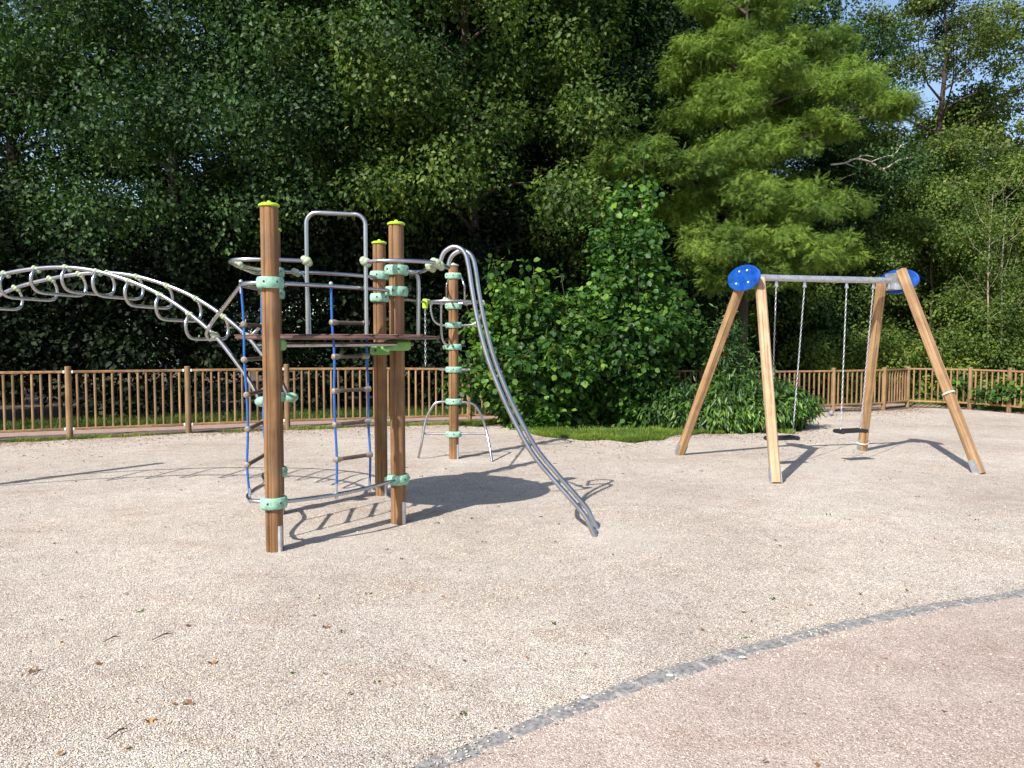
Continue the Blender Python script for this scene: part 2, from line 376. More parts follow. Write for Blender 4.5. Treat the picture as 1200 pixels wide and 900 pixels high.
# ------------------------------------------------------------------ world, sun, camera
SUNAZ = math.atan2(-.60, -.80); EL = math.radians(43)
w = bpy.data.worlds.new('World'); scene.world = w; w.use_nodes = True
bg = w.node_tree.nodes['Background']; sk = w.node_tree.nodes.new('ShaderNodeTexSky'); sk.sky_type = 'NISHITA'
sk.sun_disc = False; sk.sun_elevation = EL; sk.sun_rotation = SUNAZ % (2*math.pi); sk.dust_density = 1.2; sk.air_density = 1.0
w.node_tree.links.new(sk.outputs[0], bg.inputs[0]); bg.inputs[1].default_value = .12
sl = bpy.data.lights.new('sun', 'SUN'); sl.energy = 4.8; sl.angle = math.radians(.55); sl.color = (1, .955, .89)
so = bpy.data.objects.new('sun', sl); COL.objects.link(so)
sd = Vector((math.sin(SUNAZ)*math.cos(EL), math.cos(SUNAZ)*math.cos(EL), math.sin(EL)))
so.rotation_euler = sd.to_track_quat('Z', 'Y').to_euler(); so.location = sd*60
cam = bpy.data.cameras.new('camera'); co = bpy.data.objects.new('camera', cam); COL.objects.link(co)
co.location = (0, 0, CAMZ); co.rotation_euler = (math.radians(90)-PITCH, 0, 0); cam.sensor_width = 36; cam.lens = 27
cam.clip_start = .05; cam.clip_end = 2000; scene.camera = co
vs = scene.view_settings; vs.view_transform = 'Standard'; vs.look = 'None'; vs.exposure = 0.72; vs.gamma = 1
scene.cycles.max_bounces = 8; scene.cycles.transmission_bounces = 4; scene.cycles.diffuse_bounces = 3
# ------------------------------------------------------------------ fence line
FL = [(-9.25, 12.35), (-7.46, 12.97), (-5.77, 13.72), (-4.17, 14.30)]
FL = [G(82, 513), G(221, 507), G(337, 502)]
FL = [FL[0]*2-FL[1]]+FL
FL = [FL[0]*2-FL[1]]+FL
Pc = G(976, 482); last = FL[-1]; nseg = 7
FL += [last.lerp(Pc, i/nseg) for i in range(1, nseg+1)]
FL += [G(1035, 479.5), G(1063, 476.5)]
FR = [G(1063, 476.5), G(1136, 479.5), G(1182, 483.5)]
FR += [FR[-1]+(FR[-1]-FR[-2])*k for k in (1, 2, 3)]
def fence_front(x):
    P = [(p.x, p.y) for p in FL+FR[1:]]
    P = [(-60, P[0][1]-.42*(P[0][0]+60))]+P
    for a, b in zip(P, P[1:]):
        if a[0] <= x <= b[0]: return a[1]+(b[1]-a[1])*(x-a[0])/(b[0]-a[0])
    return P[-1][1]
# ------------------------------------------------------------------ ground sheets
def poly(name, pts, z, mat, nsub=0):
    me = bpy.data.meshes.new(name); me.from_pydata([(p[0], p[1], z) for p in pts], [], [tuple(range(len(pts)))])
    o = finish(me, name, mat, None, 0); o['kind'] = 'structure'; return o
poly('ground', [(-600, -600), (600, -600), (600, 600), (-600, 600)], -.012, M['grassground'])
def wob(x, k=1.0): return .10*math.sin(x*1.9)+.06*math.sin(x*4.3+1)+.035*math.sin(x*11.7)+.02*math.sin(x*23.1)
gp = [(-40, -30), (40, -30), (40, 16)]
xs = np.arange(16, -40.1, -.12)
def edge_y(x):
    y = fence_front(x)-.28+wob(x)
    gl = G(600, 500).x; gr = G(965, 492).x
    if x > gl and x < gr:       # the planted bed with the hazels comes forward of the fence
        c = [(gl, y), (.35, G(640, 508).y), (1.2, G(680, 515).y), (2.0, G(730, 516).y), (2.9, G(790, 509).y), (3.9, G(850, 505).y), (5.2, G(930, 506).y), (gr, y)]
        for a, b in zip(c, c[1:]):
            if a[0] <= x <= b[0]: return a[1]+(b[1]-a[1])*(x-a[0])/(b[0]-a[0])+wob(x)*.5
    return y
gp += [(float(x), edge_y(float(x))) for x in xs]
poly('playground_gravel', gp, 0.0, M['gravel'])
# pink path behind the fence and the soil line under it
def strip(name, x0, x1, a, b, z, mat):
    X = np.arange(x0, x1+.01, .25); pts = [(float(x), fence_front(float(x))+a+wob(float(x)+3)*.5) for x in X]+[(float(x), fence_front(float(x))+b+wob(float(x)+9)) for x in X[::-1]]
    return poly(name, pts, z, mat)
strip('path', -30, 12.5, .12, 1.5, -.004, M['path'])
strip('soil', -30, 12.5, -.40, .10, -.008, M['soil'])
strip('woodland_floor', -30, 30, 3.0, 60, -.006, M['soil'])
# circle of setts and the pink fine gravel inside
cp = [G(u, v) for u, v in ((504, 891), (540, 883), (618, 858), (678, 831), (744, 807), (840, 774), (930, 749), (1020, 726), (1110, 708), (1200, 697))]
A_ = np.array([[2*p.x, 2*p.y, 1] for p in cp]); b_ = np.array([p.x**2+p.y**2 for p in cp])
s_ = np.linalg.lstsq(A_, b_, rcond=None)[0]; CX, CY = float(s_[0]), float(s_[1]); CR = math.sqrt(float(s_[2])+CX*CX+CY*CY)
poly('pink_gravel', [(CX+(CR-.02+.012*math.sin(a*47)+.02*math.sin(a*13))*math.cos(a), CY+(CR-.02+.012*math.sin(a*47)+.02*math.sin(a*13))*math.sin(a)) for a in np.linspace(0, 2*math.pi, 400)[:-1]], .004, M['pink'])
kb = MB(); a = 0; SW = .115
while a < 2*math.pi:
    l = random.uniform(.10, .22); am = a+l/2/CR
    Mx = Matrix.Rotation(am+math.pi/2+random.uniform(-.05, .05), 3, 'Z')
    p = Vector((CX+(CR+random.uniform(-.008, .008))*math.cos(am), CY+(CR+random.uniform(-.008, .008))*math.sin(am), -.033+random.uniform(-.003, .003)))
    kb.box(p, (l-.0015, SW*random.uniform(.88, 1.04), .085), Mx @ Matrix.Rotation(random.uniform(-.05, .05), 3, 'X') @ Matrix.Rotation(random.uniform(-.04, .04), 3, 'Y'), .012)
    a += l/CR
k_ = kb.build('kerb', M['sett']); k_['kind'] = 'structure'
# ------------------------------------------------------------------ pebbles, litter (stuff)
rng = np.random.default_rng(5)
T_PEB = (np.array([(1, 0, 0), (.2, .9, .1), (-.8, .5, -.05), (-.9, -.5, .05), (.3, -.8, 0), (.1, .1, .55), (-.1, 0, -.4)]),
         [(0, 1, 5), (1, 2, 5), (2, 3, 5), (3, 4, 5), (4, 0, 5)])
def scatter(n, ymin, ymax, power=1.0):
    y = ymin+(ymax-ymin)*rng.random(n)**power; x = (rng.random(n)*2-1)*(y*.70+.5)
    return x, y
x, y = scatter(62000, 2.2, 7.5, 1.35)
d = np.hypot(x-CX, y-CY)-CR
keep = (np.abs(d) > .06) | (rng.random(len(x)) < .10)
keep &= (d > 0) | (rng.random(len(x)) < .55); x = x[keep]; y = y[keep]; d = d[keep]
P = np.stack([x, y, np.where(np.abs(d) < .08, .016, .003)], 1); D = unit(rng, len(x)); D[:, 2] *= .25
Nn = unit(rng, len(x))*.5; Nn[:, 2] += 1
o = leaves('gravel_stones', P, D, Nn, rng.uniform(.0022, .0052, len(x))*np.where(rng.random(len(x)) < .03, 1.7, 1), T_PEB, M['pebble'])
tag(o, 'loose pale gravel stones strewn over the near ground', 'gravel', kind='stuff')
nk = 11000; ak = rng.uniform(.3, 2.6, nk); dk = rng.normal(.0, .075, nk); lump = np.sin(ak*37)+np.sin(ak*83+1)+np.sin(ak*19+2)+rng.normal(0, .8, nk)
kk = (np.abs(dk) > .06) | (lump > 1.5); ak = ak[kk]; dk = dk[kk]
P = np.stack([CX+(CR+dk)*np.cos(ak), CY+(CR+dk)*np.sin(ak), np.where(np.abs(dk) < .06, .0135, .004)], 1); D = unit(rng, len(ak)); D[:, 2] *= .25
Nn = unit(rng, len(ak))*.5; Nn[:, 2] += 1
o = leaves('gravel_stones', P, D, Nn, rng.uniform(.0025, .0062, len(ak)), T_PEB, M['pebble']); tag(o, 'loose stones spilled over the curved stone edging', 'gravel', kind='stuff')
# litter: denser towards the fence
n = 7500; xx = rng.uniform(-12, 10, n); yy = np.array([edge_y(float(q)) for q in xx])-rng.exponential(.62, n)*(1+.6*np.sin(xx*1.7))-.02
n2 = 230; x2, y2 = scatter(n2, 2.6, 12, .8); xx = np.concatenate([xx, x2]); yy = np.concatenate([yy, y2]); n += n2
P = np.stack([xx, yy, np.full(n, .008)], 1); D = unit(rng, n); D[:, 2] *= .2; Nn = unit(rng, n)*.4; Nn[:, 2] += 1
o = leaves('leaf_litter', P, D, Nn, rng.uniform(.014, .040, n), T_LEAF, M['litter']); tag(o, 'dry brown fallen leaves scattered on the gravel by the fence', 'leaf litter', kind='stuff')
wx, wy = scatter(70, 3.0, 11, .9); wi = rng.integers(0, 70, 420)
P = np.stack([wx[wi]+rng.normal(0, .012, 420), wy[wi]+rng.normal(0, .012, 420), np.full(420, .002)], 1); D = unit(rng, 420); D[:, 2] = abs(D[:, 2])*.5+.1
o = leaves('weeds', P, D, unit(rng, 420), rng.uniform(.006, .022, 420), T_LEAF, M['grassdark']); tag(o, 'tiny weed seedlings dotted over the open gravel', 'weeds', kind='stuff')
# a few single leaves and twigs
LF_ = [(382, 736, 'red maple leaf lying on the gravel left of centre'), (175, 846, 'brown curled leaf on the gravel at lower left'), (40, 787, 'rust brown leaf on the gravel near the left edge'),
       (248, 778, 'small tan leaf on the gravel below the tower')]
for u, v, lab in LF_:
    p = G(u, v); a = random.uniform(0, 6); m = MB(); pts = []
    for k in range(20):
        r = .026*(1 if k % 4 == 0 else .55 if k % 2 else .75); t = a+k*2*math.pi/20
        pts.append(p+Vector((r*math.cos(t), r*math.sin(t), .008+.012*math.sin(t*2))))
    m.add(pts+[p+Vector((0, 0, .006))], [(k, (k+1) % 20, 20) for k in range(20)])
    tag(m.build('fallen_leaf', M['litter']), lab, 'leaf', 'single leaves on the gravel')
TW = [((121, 752), (141, 746), 'dark broken twig left of the other twig on the gravel'), ((178, 750), (203, 742), 'thin dark twig right of a shorter one on the gravel'), ((125, 866), (150, 853), 'dark twig on coarse gravel at lower left')]
for a_, b_, lab in TW:
    p, q = G(*a_, .008), G(*b_, .01); mid = p.lerp(q, .5)+Vector((.004, .012, .01))
    m = MB().tube([p, mid, q], [.002, .0035, .0015], 6); m.tube([mid, mid+Vector((.03, .03, .01))], [.002, .001], 5)
    tag(m.build('twig', M['bark']), lab, 'twig', 'twigs on the gravel')
for u, v, lab in ((785, 791, 'white pebble beside the stone edging, upper one'), (685, 817, 'white pebble beside the stone edging, lower one'), (870, 770, 'pale flat pebble on the stone edging at its middle')):
    m = MB().ball(G(u, v, .014), .013, 1.4, .9, .4); tag(m.build('pebble', M['stone']), lab, 'pebble', 'pale pebbles by the edging')
# ------------------------------------------------------------------ grass (stuff)
def grass(name, fn, n, h, lab, mat='grass'):
    x, y = fn(n); n = len(x); P = np.stack([x, y, np.full(n, -.01)], 1)
    D = unit(rng, n)*.55; D[:, 2] = np.abs(D[:, 2])+.6; Nn = unit(rng, n)
    o = leaves(name, P, D, Nn, h*rng.uniform(.4, 1.25, n), T_BLADE, M[mat]); tag(o, lab, 'grass', kind='stuff')
def gr_front(n):
    x = rng.uniform(-1.2, 5.0, n); e = np.array([edge_y(float(q)) for q in x]); f = np.array([fence_front(float(q)) for q in x])
    y = e-.22+.16*np.sin(x*7.3)*np.sin(x*2.9)+rng.exponential(.42, n)*np.clip((x+2)/2, .3, 1.2); k = y < f; return x[k], y[k]
grass('grass', gr_front, 42000, .085, 'short bright grass strip in front of the two hazel bushes')
def gr_back(n):
    x = rng.uniform(-17, 5, n); f = np.array([fence_front(float(q)) for q in x]); return x, f+1.45+rng.random(n)**1.3*2.6
grass('grass', gr_back, 60000, .10, 'shaded grass verge behind the pink path and left fence', 'grassdark')  # darker copy of the blades: this verge's shade is put into the colour
def gr_back2(n):
    x = rng.uniform(5, 13, n); f = np.array([fence_front(float(q)) for q in x]); return x, f+1.3+rng.random(n)**1.3*3.0
grass('grass', gr_back2, 32000, .11, 'brighter grass verge behind the fence right of the swings')
def gr_weeds(n):
    c = rng.uniform(-10, 0, 46); i = rng.integers(0, 46, n); x = c[i]+rng.normal(0, .14, n); f = np.array([fence_front(float(q)) for q in x]); return x, f-.16+rng.normal(0, .06, n)
grass('weeds', gr_weeds, 3800, .07, 'low weeds growing along the foot of the left fence')
# ------------------------------------------------------------------ fences
def fence(P, hs, label, skipfirst=False, nb=13, lowered=()):
    count = [0]; rest = MB()
    root = thing('wooden_fence', P[0], label, 'fence', 'round-baluster wooden fences')
    for i, p in enumerate(P):
        if i == 0 and skipfirst: continue
        h = hs(p)*random.uniform(.99, 1.015)
        m = MB(); lean = Vector((random.uniform(-.006, .006), random.uniform(-.006, .006), 0))
        m.tube([p-Vector((0, 0, .05)), p+Vector((0, 0, h*.5))+lean, p+Vector((0, 0, h-.006))+lean, p+Vector((0, 0, h))+lean], [.052, .051, .050, .044], 14)
        m.build('post', M['fence'], root)
    for i, (a, b) in enumerate(zip(P, P[1:])):
        d = (b-a); L = d.length; d.normalize(); a2 = a+d*.055; b2 = b-d*.055
        ha, hb = hs(a)-.075, hs(b)-.075
        if i in lowered: ha -= .05; hb -= .05
        ang = math.atan2(d.y, d.x)
        for nm, za, zb in (('top_rail', ha, hb), ('bottom_rail', .15, .15)):
            q0 = a2+Vector((0, 0, za)); q1 = b2+Vector((0, 0, zb)); R_ = Matrix.Rotation(ang, 3, 'Z') @ Matrix.Rotation(-math.atan2(zb-za, L), 3, 'Y')
            o = MB().box((q0+q1)/2, ((q1-q0).length, .055, .042), R_, .006).build(nm, M['fencerail'], root)
            for q, s, zz in ((a, 1, za), (b, -1, zb)):
                MB().box(q+d*s*.062+Vector((0, 0, zz)), (.032, .060, .048), Matrix.Rotation(ang, 3, 'Z'), .005).build('bracket', M['white'] if P is not FR and i < 4 else M['fence'], o)
        n = max(4, round(L/.137)-1)
        for k in range(1, n+1):
            t = k/(n+1); q = a.lerp(b, t); hz = ha+(hb-ha)*t; u = 600+FP*q.x/q.y
            tgt = MB() if (u > -20 and count[0] < 99) else rest
            tl = random.uniform(-.004, .004)
            tgt.tube([q+Vector((0, 0, .168)), q+Vector((tl, 0, hz-.018))], .0205, 8, caps=False)
            if tgt is not rest: tgt.build('baluster', M['fence'], root); count[0] += 1
    if rest.v: rest.build('balusters', M['fence'], root)['kind'] = 'stuff'
    return root
def thing_part(n, r): return None
hL = lambda p: 1.19 if p.x < -3 else 1.19-.17*min(1, (p.x+3)/9)
fence(FL, hL, 'long brown round-post fence running from the left edge behind the hazels')
fence(FR, lambda p: 1.03, 'short sunlit fence with brambles pushing through, at the right', True)
# grey ball at the fence foot
p = G(974, 484, .06); tag(MB().ball(p+Vector((0, 0, .0)), .055, n=10).build('ball', M['ballmat']), 'small grey blue ball lying at the foot of the fence', 'ball')
# ------------------------------------------------------------------ climbing frame
A = G(322, 645); B = G(467, 613); C = G(447, 580); D = atY(321.8, 400, 7.12); D.z = 0; E = G(532, 537.5)
CF = thing('climbing_frame', Vector((-1.5, 7, 0)), 'tall wooden climbing frame with ladders, arched bars and a twin-rail slide', 'climbing frame')
PR = .066
def wpost(p, H, cap, capmat, plate=True, r=PR):
    m = MB(); seg = 28
    def mod(a):
        return 1-.20*math.exp(-((((a-4.35+math.pi) % (2*math.pi))-math.pi)/.085)**2)
    prof = [(r, -.08), (r, .3), (r, .9), (r, 1.5), (r, 2.1), (r, H-.03)]
    m.lathe(p, prof, 72, mod)
    o = m.build('post', M['post'], CF, 50)
    c = MB()
    if cap == 'lime': c.lathe(p+Vector((0, 0, H-.03)), [(r+.004, 0), (r+.012, .004), (r+.013, .016), (r-.005, .026), (.02, .032), (.012, .045), (.004, .047)], 24)
    else: c.lathe(p+Vector((0, 0, H-.03)), [(r+.003, 0), (r+.012, .006), (r+.012, .018), (.03, .032), (.01, .045), (.003, .046)], 24)
    c.build('post_cap', capmat, o)
    if plate:
        f = MB(); M3 = Matrix.Rotation(.12, 3, 'Z')
        f.box(p+Vector((r*.86, -.012, .07)), (.018, .055, .26), M3, .004); f.box(p+Vector((r*.72, -.042, .07)), (.03, .016, .26), M3, .004)
        f.build('foot_plate', M['galv'], o)
    return o
for p in (A, B, C, D): wpost(p, 2.655, 'lime', M['lime'])
wpost(E, 2.68, 'grey', M['greycap'])
def clamp(p, z, az=0, r=.094, h=.085, mat='mint', lobe=.16):
    m = MB(); q = Vector((p.x, p.y, z))
    mod = lambda a: 1+lobe*abs(math.cos(a-az))**3-.02*abs(math.sin(3*a))
    m.lathe(q, [(PR+.002, -h/2), (r*.90, -h/2), (r*.985, -h*.32), (r, 0), (r*.985, h*.32), (r*.90, h/2), (PR+.002, h/2)], 36, mod)
    o = m.build('clamp', M[mat], CF, 60)
    for k in range(3):
        a = az+3.69+k*math.pi/3; rr = r*mod(a)*.985
        MB().ball(q+Vector((math.cos(a)*rr, math.sin(a)*rr, .006)), .009, n=5).build('bolt', M['darkbolt'], o)
    return o
AB = math.atan2((B-A).y, (B-A).x)
for p, z, az in ((A, 2.055, AB), (B, 2.235, .3), (B, 2.05, AB), (C, 2.30, .9), (C, 2.07, .9), (D, 2.25, 1.0), (D, 2.05, 1.0), (A, .375, AB), (B, .395, AB), (D, .40, 1.2), (D, 1.10, 1.4)):
    clamp(p, z, az)
for z in [CAMZ+(402-y)/900*E.y for y in (324, 359, 381, 406.5, 433, 470.5, 509)]: clamp(E, z, 0, .088, .078, lobe=.3)
def knot(p, r=.030, d=None, n='connector'):
    m = MB(); m.ball(p, r, 1.1, 1, .9, 8); m.ball(p+Vector((.018, .006, -.016)), r*.8, n=6); m.ball(p+Vector((-.016, -.01, .012)), r*.78, n=6)
    return m.build(n, M['cream'], CF, 60)
def pipe(name, pts, r=.0165, sm=6, parent=None):
    return MB().tube(pts, r, 12, sm).build(name, M['steel'], parent or CF, 60)
V = lambda x, y, z: Vector((x, y, z))
# outward-bowed loops A-B and A-D
nAB = Vector(((B-A).y, -(B-A).x, 0)).normalized()
def abpt(t, bow, z): q = A.lerp(B, t)+nAB*bow*4*t*(1-t)*(1.25-.5*t); q.z = z; return q
def find_t(u, bow):
    return min(np.linspace(0, 1, 400), key=lambda t: abs(600+FP*abpt(t, bow, 0).x/abpt(t, bow, 0).y-u))
def adpt(z, o=0.0):
    return [A+V(-.06, -.02, z), A+V(-.17, .01, z), V(-2.08-o, A.y+.08, z), V(-2.125-o*.6, A.y+.22, z), V(-2.135, A.y+.48, z), V(-2.15, A.y+.78, z), V(D.x-.09, D.y-.12, z), V(D.x-.03, D.y-.03, z)]
pipe('guard_rail', [abpt(t, .06, 2.055) for t in (.0, .15, .4, .6, .8, 1)]); pipe('guard_rail', adpt(2.055))
pipe('foot_rail', [abpt(t, .13, .375+.02*t) for t in (0, .15, .4, .6, .8, 1)]); pipe('foot_rail', adpt(.385, -.03))
# hoop
hx0 = atY(359.5, 307, 6.33); hx1 = atY(428.5, 307, 6.40); ht = atY(394, 250, 6.36).z; rr = .085
hp = [V(hx0.x, hx0.y, 1.66), V(hx0.x, hx0.y, 2.2), V(hx0.x, hx0.y, ht-rr-.04), V(hx0.x, hx0.y, ht-rr)]
for k in range(1, 6): a = k/6*math.pi/2; hp.append(V(hx0.x+rr*(1-math.cos(a)), hx0.y, ht-rr+rr*math.sin(a)))
hp += [V(hx0.x+rr, hx0.y, ht), V(hx0.x+rr+.04, hx0.y, ht), V(hx1.x-rr-.04, hx1.y, ht), V(hx1.x-rr, hx1.y, ht)]
for k in range(1, 6): a = k/6*math.pi/2; hp.append(V(hx1.x-rr+rr*math.sin(a), hx1.y, ht-rr+rr*math.cos(a)))
hp += [V(hx1.x, hx1.y, ht-rr), V(hx1.x, hx1.y, ht-rr-.04), V(hx1.x, hx1.y, 2.2), V(hx1.x, hx1.y, 1.66)]
pipe('hoop', hp, .0178, 0)
Z3 = 2.27
def Z(u, Y, z=Z3): q = atY(u, 400, Y); q.z = z; return q
knot(V(hx0.x, hx0.y-.01, Z3), .04); knot(V(hx1.x, hx1.y-.01, Z3), .04)
tipL = Z(272, 6.30)
pipe('guard_rail', [V(hx0.x, hx0.y-.02, Z3), Z(320, 6.22), Z(290, 6.20), Z(276, 6.24), Z(271.5, 6.36), Z(275, 6.52), Z(283, 6.72, 2.26), Z(293, 6.95, 2.25), Z(303, 7.08, 2.24), V(D.x, D.y, 2.25)])
knot(Z(282, 6.62), .034)
pipe('guard_rail', [Z(281, 6.62), Z(300, 6.95), Z(318, 7.15), Z(340, 7.3), Z(347, 7.35)]); knot(Z(348, 7.34), .036)
pipe('guard_rail', [Z(347, 7.35), Z(370, 7.38), Z(405, 7.55), Z(430, 7.75), V(C.x, C.y, 2.28)])
pipe('guard_rail', [Z(350, 7.34), Z(356, 7.33, 2.25), Z(360, 7.25, 2.18), Z(362, 7.15, 2.0), Z(363, 7.05, 1.67)])
pipe('guard_rail', [V(hx1.x, hx1.y-.02, Z3), Z(450, 6.30), Z(480, 6.32), Z(500, 6.38), Z(511, 6.45)])
for q in (Z(511, 6.47), Z(515, 6.5, 2.255), Z(505, 6.62, 2.25)): knot(q, .040)
pipe('guard_rail', [Z(511, 6.46, 2.26), Z(503, 6.66, 2.25), Z(497, 6.85, 2.24), Z(488, 6.9, 2.235), V(B.x+.05, B.y, 2.235)])
pipe('upright_rail', [Z(480, 6.93, 2.225), Z(487, 6.93, 2.222), Z(490, 6.93, 2.19), Z(491, 6.93, 2.1), Z(490.5, 6.93, 1.9), Z(490, 6.93, 1.66)], .0185)
# platform
PC = V(-1.56, 6.96, 1.645); m = MB()
pm = lambda a: 1+.035*math.cos(3*a+.6)
m.lathe(PC, [(.02, -.012), (.86, -.012), (.885, -.006), (.885, .010), (.87, .016), (.02, .016)], 64, pm)
pl = m.build('platform', M['deck'], CF)
for k in range(9):
    xx_ = -.72+k*.18; hw = math.sqrt(max(.01, .84**2-xx_**2)); MB().box(PC+V(xx_, 0, .0215), (.16, 2*hw, .010), None, .003).build('deck_board', M['deck'], pl)
m = MB()
m.tube([PC+V(-.7, -.1, -.055), PC+V(-.2, -.62, -.055), PC+V(.45, -.45, -.055), PC+V(.62, .2, -.055), PC+V(0, .7, -.055), PC+V(-.6, .4, -.055), PC+V(-.7, -.1, -.055)], .017, 8, 8)
for q in (A, B, C, D): m.tube([V(PC.x, PC.y, 1.588), V(q.x, q.y, 1.588)], .02, 8)
m.build('platform_frame', M['steel'], pl)
for q, z in ((B, 1.578), (C, 1.52), (D, 1.575)):
    b = MB().box(V(q.x, q.y, z), (.20, .19, .088), Matrix.Rotation(.5 if q is B else .2, 3, 'Z'), .018); b.build('platform_bracket', M['green'], pl)
    bb = MB().ball(V(q.x-.03, q.y-.112, z+.005), .014, n=6); bb.build('bolt', M['darkbolt'], pl)
b = MB().box(V(A.x+.02, A.y+.09, 1.59), (.12, .1, .07), None, .015); b.build('platform_bracket', M['green'], pl)
# rope ladders
def ladder(tops, bots, rungs, zt, zb):
    """tops,bots: pairs of plan points"""
    lad = None; rp = []
    for s in (0, 1):
        pts = [V(tops[s].x, tops[s].y, zt)]
        for k, z in enumerate(rungs):
            t = (zt-z)/(zt-zb); q = tops[s].lerp(bots[s], t); pts.append(V(q.x+random.uniform(-.010, .012), q.y+random.uniform(-.01, .01), z))
        pts.append(V(bots[s].x, bots[s].y, zb)); rp.append(pts)
    m = MB(); m.tube(rp[0], .010, 8, 4); lad = m.build('rope_ladder', M['rope'], CF)
    MB().tube(rp[1], .010, 8, 4).build('rope', M['rope'], lad)
    for k in range(len(rungs)):
        a, b = rp[0][k+1], rp[1][k+1]; d = (b-a).normalized()
        MB().tube([a, b], .0165, 10).build('rung', M['rung'], lad)
        for q, s in ((a, 1), (b, -1)): MB().tube([q-d*s*.022, q-d*s*.012, q+d*s*.02, q+d*s*.052], [.012, .025, .025, .017], 10).build('rung_knob', M['knob'], lad)
    for q in (rp[0][0], rp[1][0]): MB().ball(q+V(0, 0, .022), .016, n=6).tube([q+V(0, 0, .02), q-V(0, 0, .07)], .010, 6).build('end_fitting', M['galv'], lad)
    for q in (rp[0][-1], rp[1][-1]): MB().tube([q+V(0, 0, .08), q-V(0, 0, .03)], .0115, 6).ball(q-V(0, 0, .03), .014, n=6).build('end_fitting', M['galv'], lad)
zr = [1.765, 1.49, 1.215, .945, .665]
ladder([abpt(find_t(389, .06), .06, 0), abpt(find_t(429, .06), .06, 0)], [abpt(find_t(392.5, .13), .13, 0), abpt(find_t(432, .13), .13, 0)], zr, 2.055, .39)
ladder([V(-2.105, A.y+.14, 0), V(-2.135, A.y+.72, 0)], [V(-2.06, A.y+.12, 0), V(-2.12, A.y+.70, 0)], [z-.02 for z in zr], 2.055, .385)
# arch
ud = Vector((-.985, .17, 0)).normalized(); sv = V(.10, .55, 0); N0 = atY(305, 470, 6.88); N0p = V(N0.x, N0.y, 0)
cr3 = lambda x, y: (x/3.75, 280+y/3.75)
nodes = [(25, 152), (160, 130), (295, 125), (430, 143), (570, 185), (705, 245), (835, 330), (945, 425)]
NP = [onplane(*cr3(*q), N0p, ud) for q in nodes]
low = [onplane(*cr3(*q), N0p, ud) for q in ((1030, 530), (1100, 630))]+[N0]
S_ = lambda p: (p-N0p).dot(ud)
apex = (S_(NP[1])+S_(NP[2]))/2+.05
def mirror(p): s = 2*apex-S_(p); q = N0p+ud*s; q.z = p.z; return q
left_nodes = [mirror(p) for p in NP[4:]]
full = [mirror(N0)]+[mirror(p) for p in low[:2][::-1]]+left_nodes[::-1]
full = [mirror(N0), mirror(low[1]), mirror(low[0])]+left_nodes[::-1]+[p for p in NP]+low
# sort by distance along ud
full.sort(key=lambda p: S_(p))
full = [q for i, q in enumerate(full) if i == 0 or (q-full[i-1]).length > .09]
pipe('arch_rail', full, .0195, 6); pipe('arch_rail', [p+sv for p in full], .0195, 6)
sn = sv.normalized(); W = sv.length
for p in [mirror(q) for q in NP[4:7]]+NP[:7]:
    prof = [(0, -.005), (-.035, -.03), (-.068, -.085), (-.06, -.155), (-.015, -.205), (.05, -.222), (.14, -.225), (W-.12, -.225), (W-.03, -.222), (W+.045, -.20), (W+.075, -.15), (W+.07, -.085), (W+.035, -.03), (W, -.005)]
    pipe('hanging_grip', [p+sn*a+V(0, 0, z) for a, z in prof], .0155, 4)
    for q in (p, p+sv): knot(q+V(0, 0, -.006), .029)
for q in (NP[7], NP[7]+sv): knot(q, .036)
for q in (N0, N0+sv):
    m = MB().ball(q+V(.02, 0, -.005), .062, 1.15, 1.0, .75, 10); m.build('clamp', M['mint'], CF, 60)
# brace from guard ring down to the arch, and a short one to the far rail
e8 = NP[7]; f8 = e8+sv
bq = onplane(249, 377, N0p-sn*.10, ud); bp = V(-2.11, A.y+.16, 2.055)
pipe('arch_brace', [bp, bp.lerp(bq, .35), bp.lerp(bq, .7), bq, onplane(245, 384, N0p-sn*.08, ud), onplane(242, 391, N0p-sn*.04, ud), onplane(246, 398, N0p, ud), e8])
pipe('arch_brace', [f8, f8+V(.06, -.02, .02), f8+V(.15, -.05, .09), V(D.x, D.y, 1.80)])
fe = mirror(N0)+sv*.5; fe = V(fe.x, fe.y, 0); wpost(fe, 2.655, 'lime', M['lime']); clamp(fe, 1.10, 1.4)
pass; print('far end', fe)
# slide: two parallel tubes
SP0 = G(698, 629); SP1 = atY(517, 308, 6.62); sdv = Vector((SP1.x-SP0.x, SP1.y-SP0.y, 0)).normalized(); soff = V(.046, .27, 0)
spx = [(516, 310), (517, 303), (521, 295), (530, 289.5), (539, 291), (545.5, 298), (549, 312), (553.5, 342), (560, 377), (571, 418), (585, 455), (601, 490), (623, 530), (647, 560), (670, 586), (685, 604), (692, 618), (698, 629.5)]
sp = [onplane(u, v, V(SP0.x, SP0.y, 0), sdv) for u, v in spx]
sp[-1].z = -.02
pipe('slide_rail', sp, .0205, 5); pipe('slide_rail', [p+soff for p in sp], .0205, 5)
pipe('slide_joint', [sp[0], sp[0]+soff], .018); 
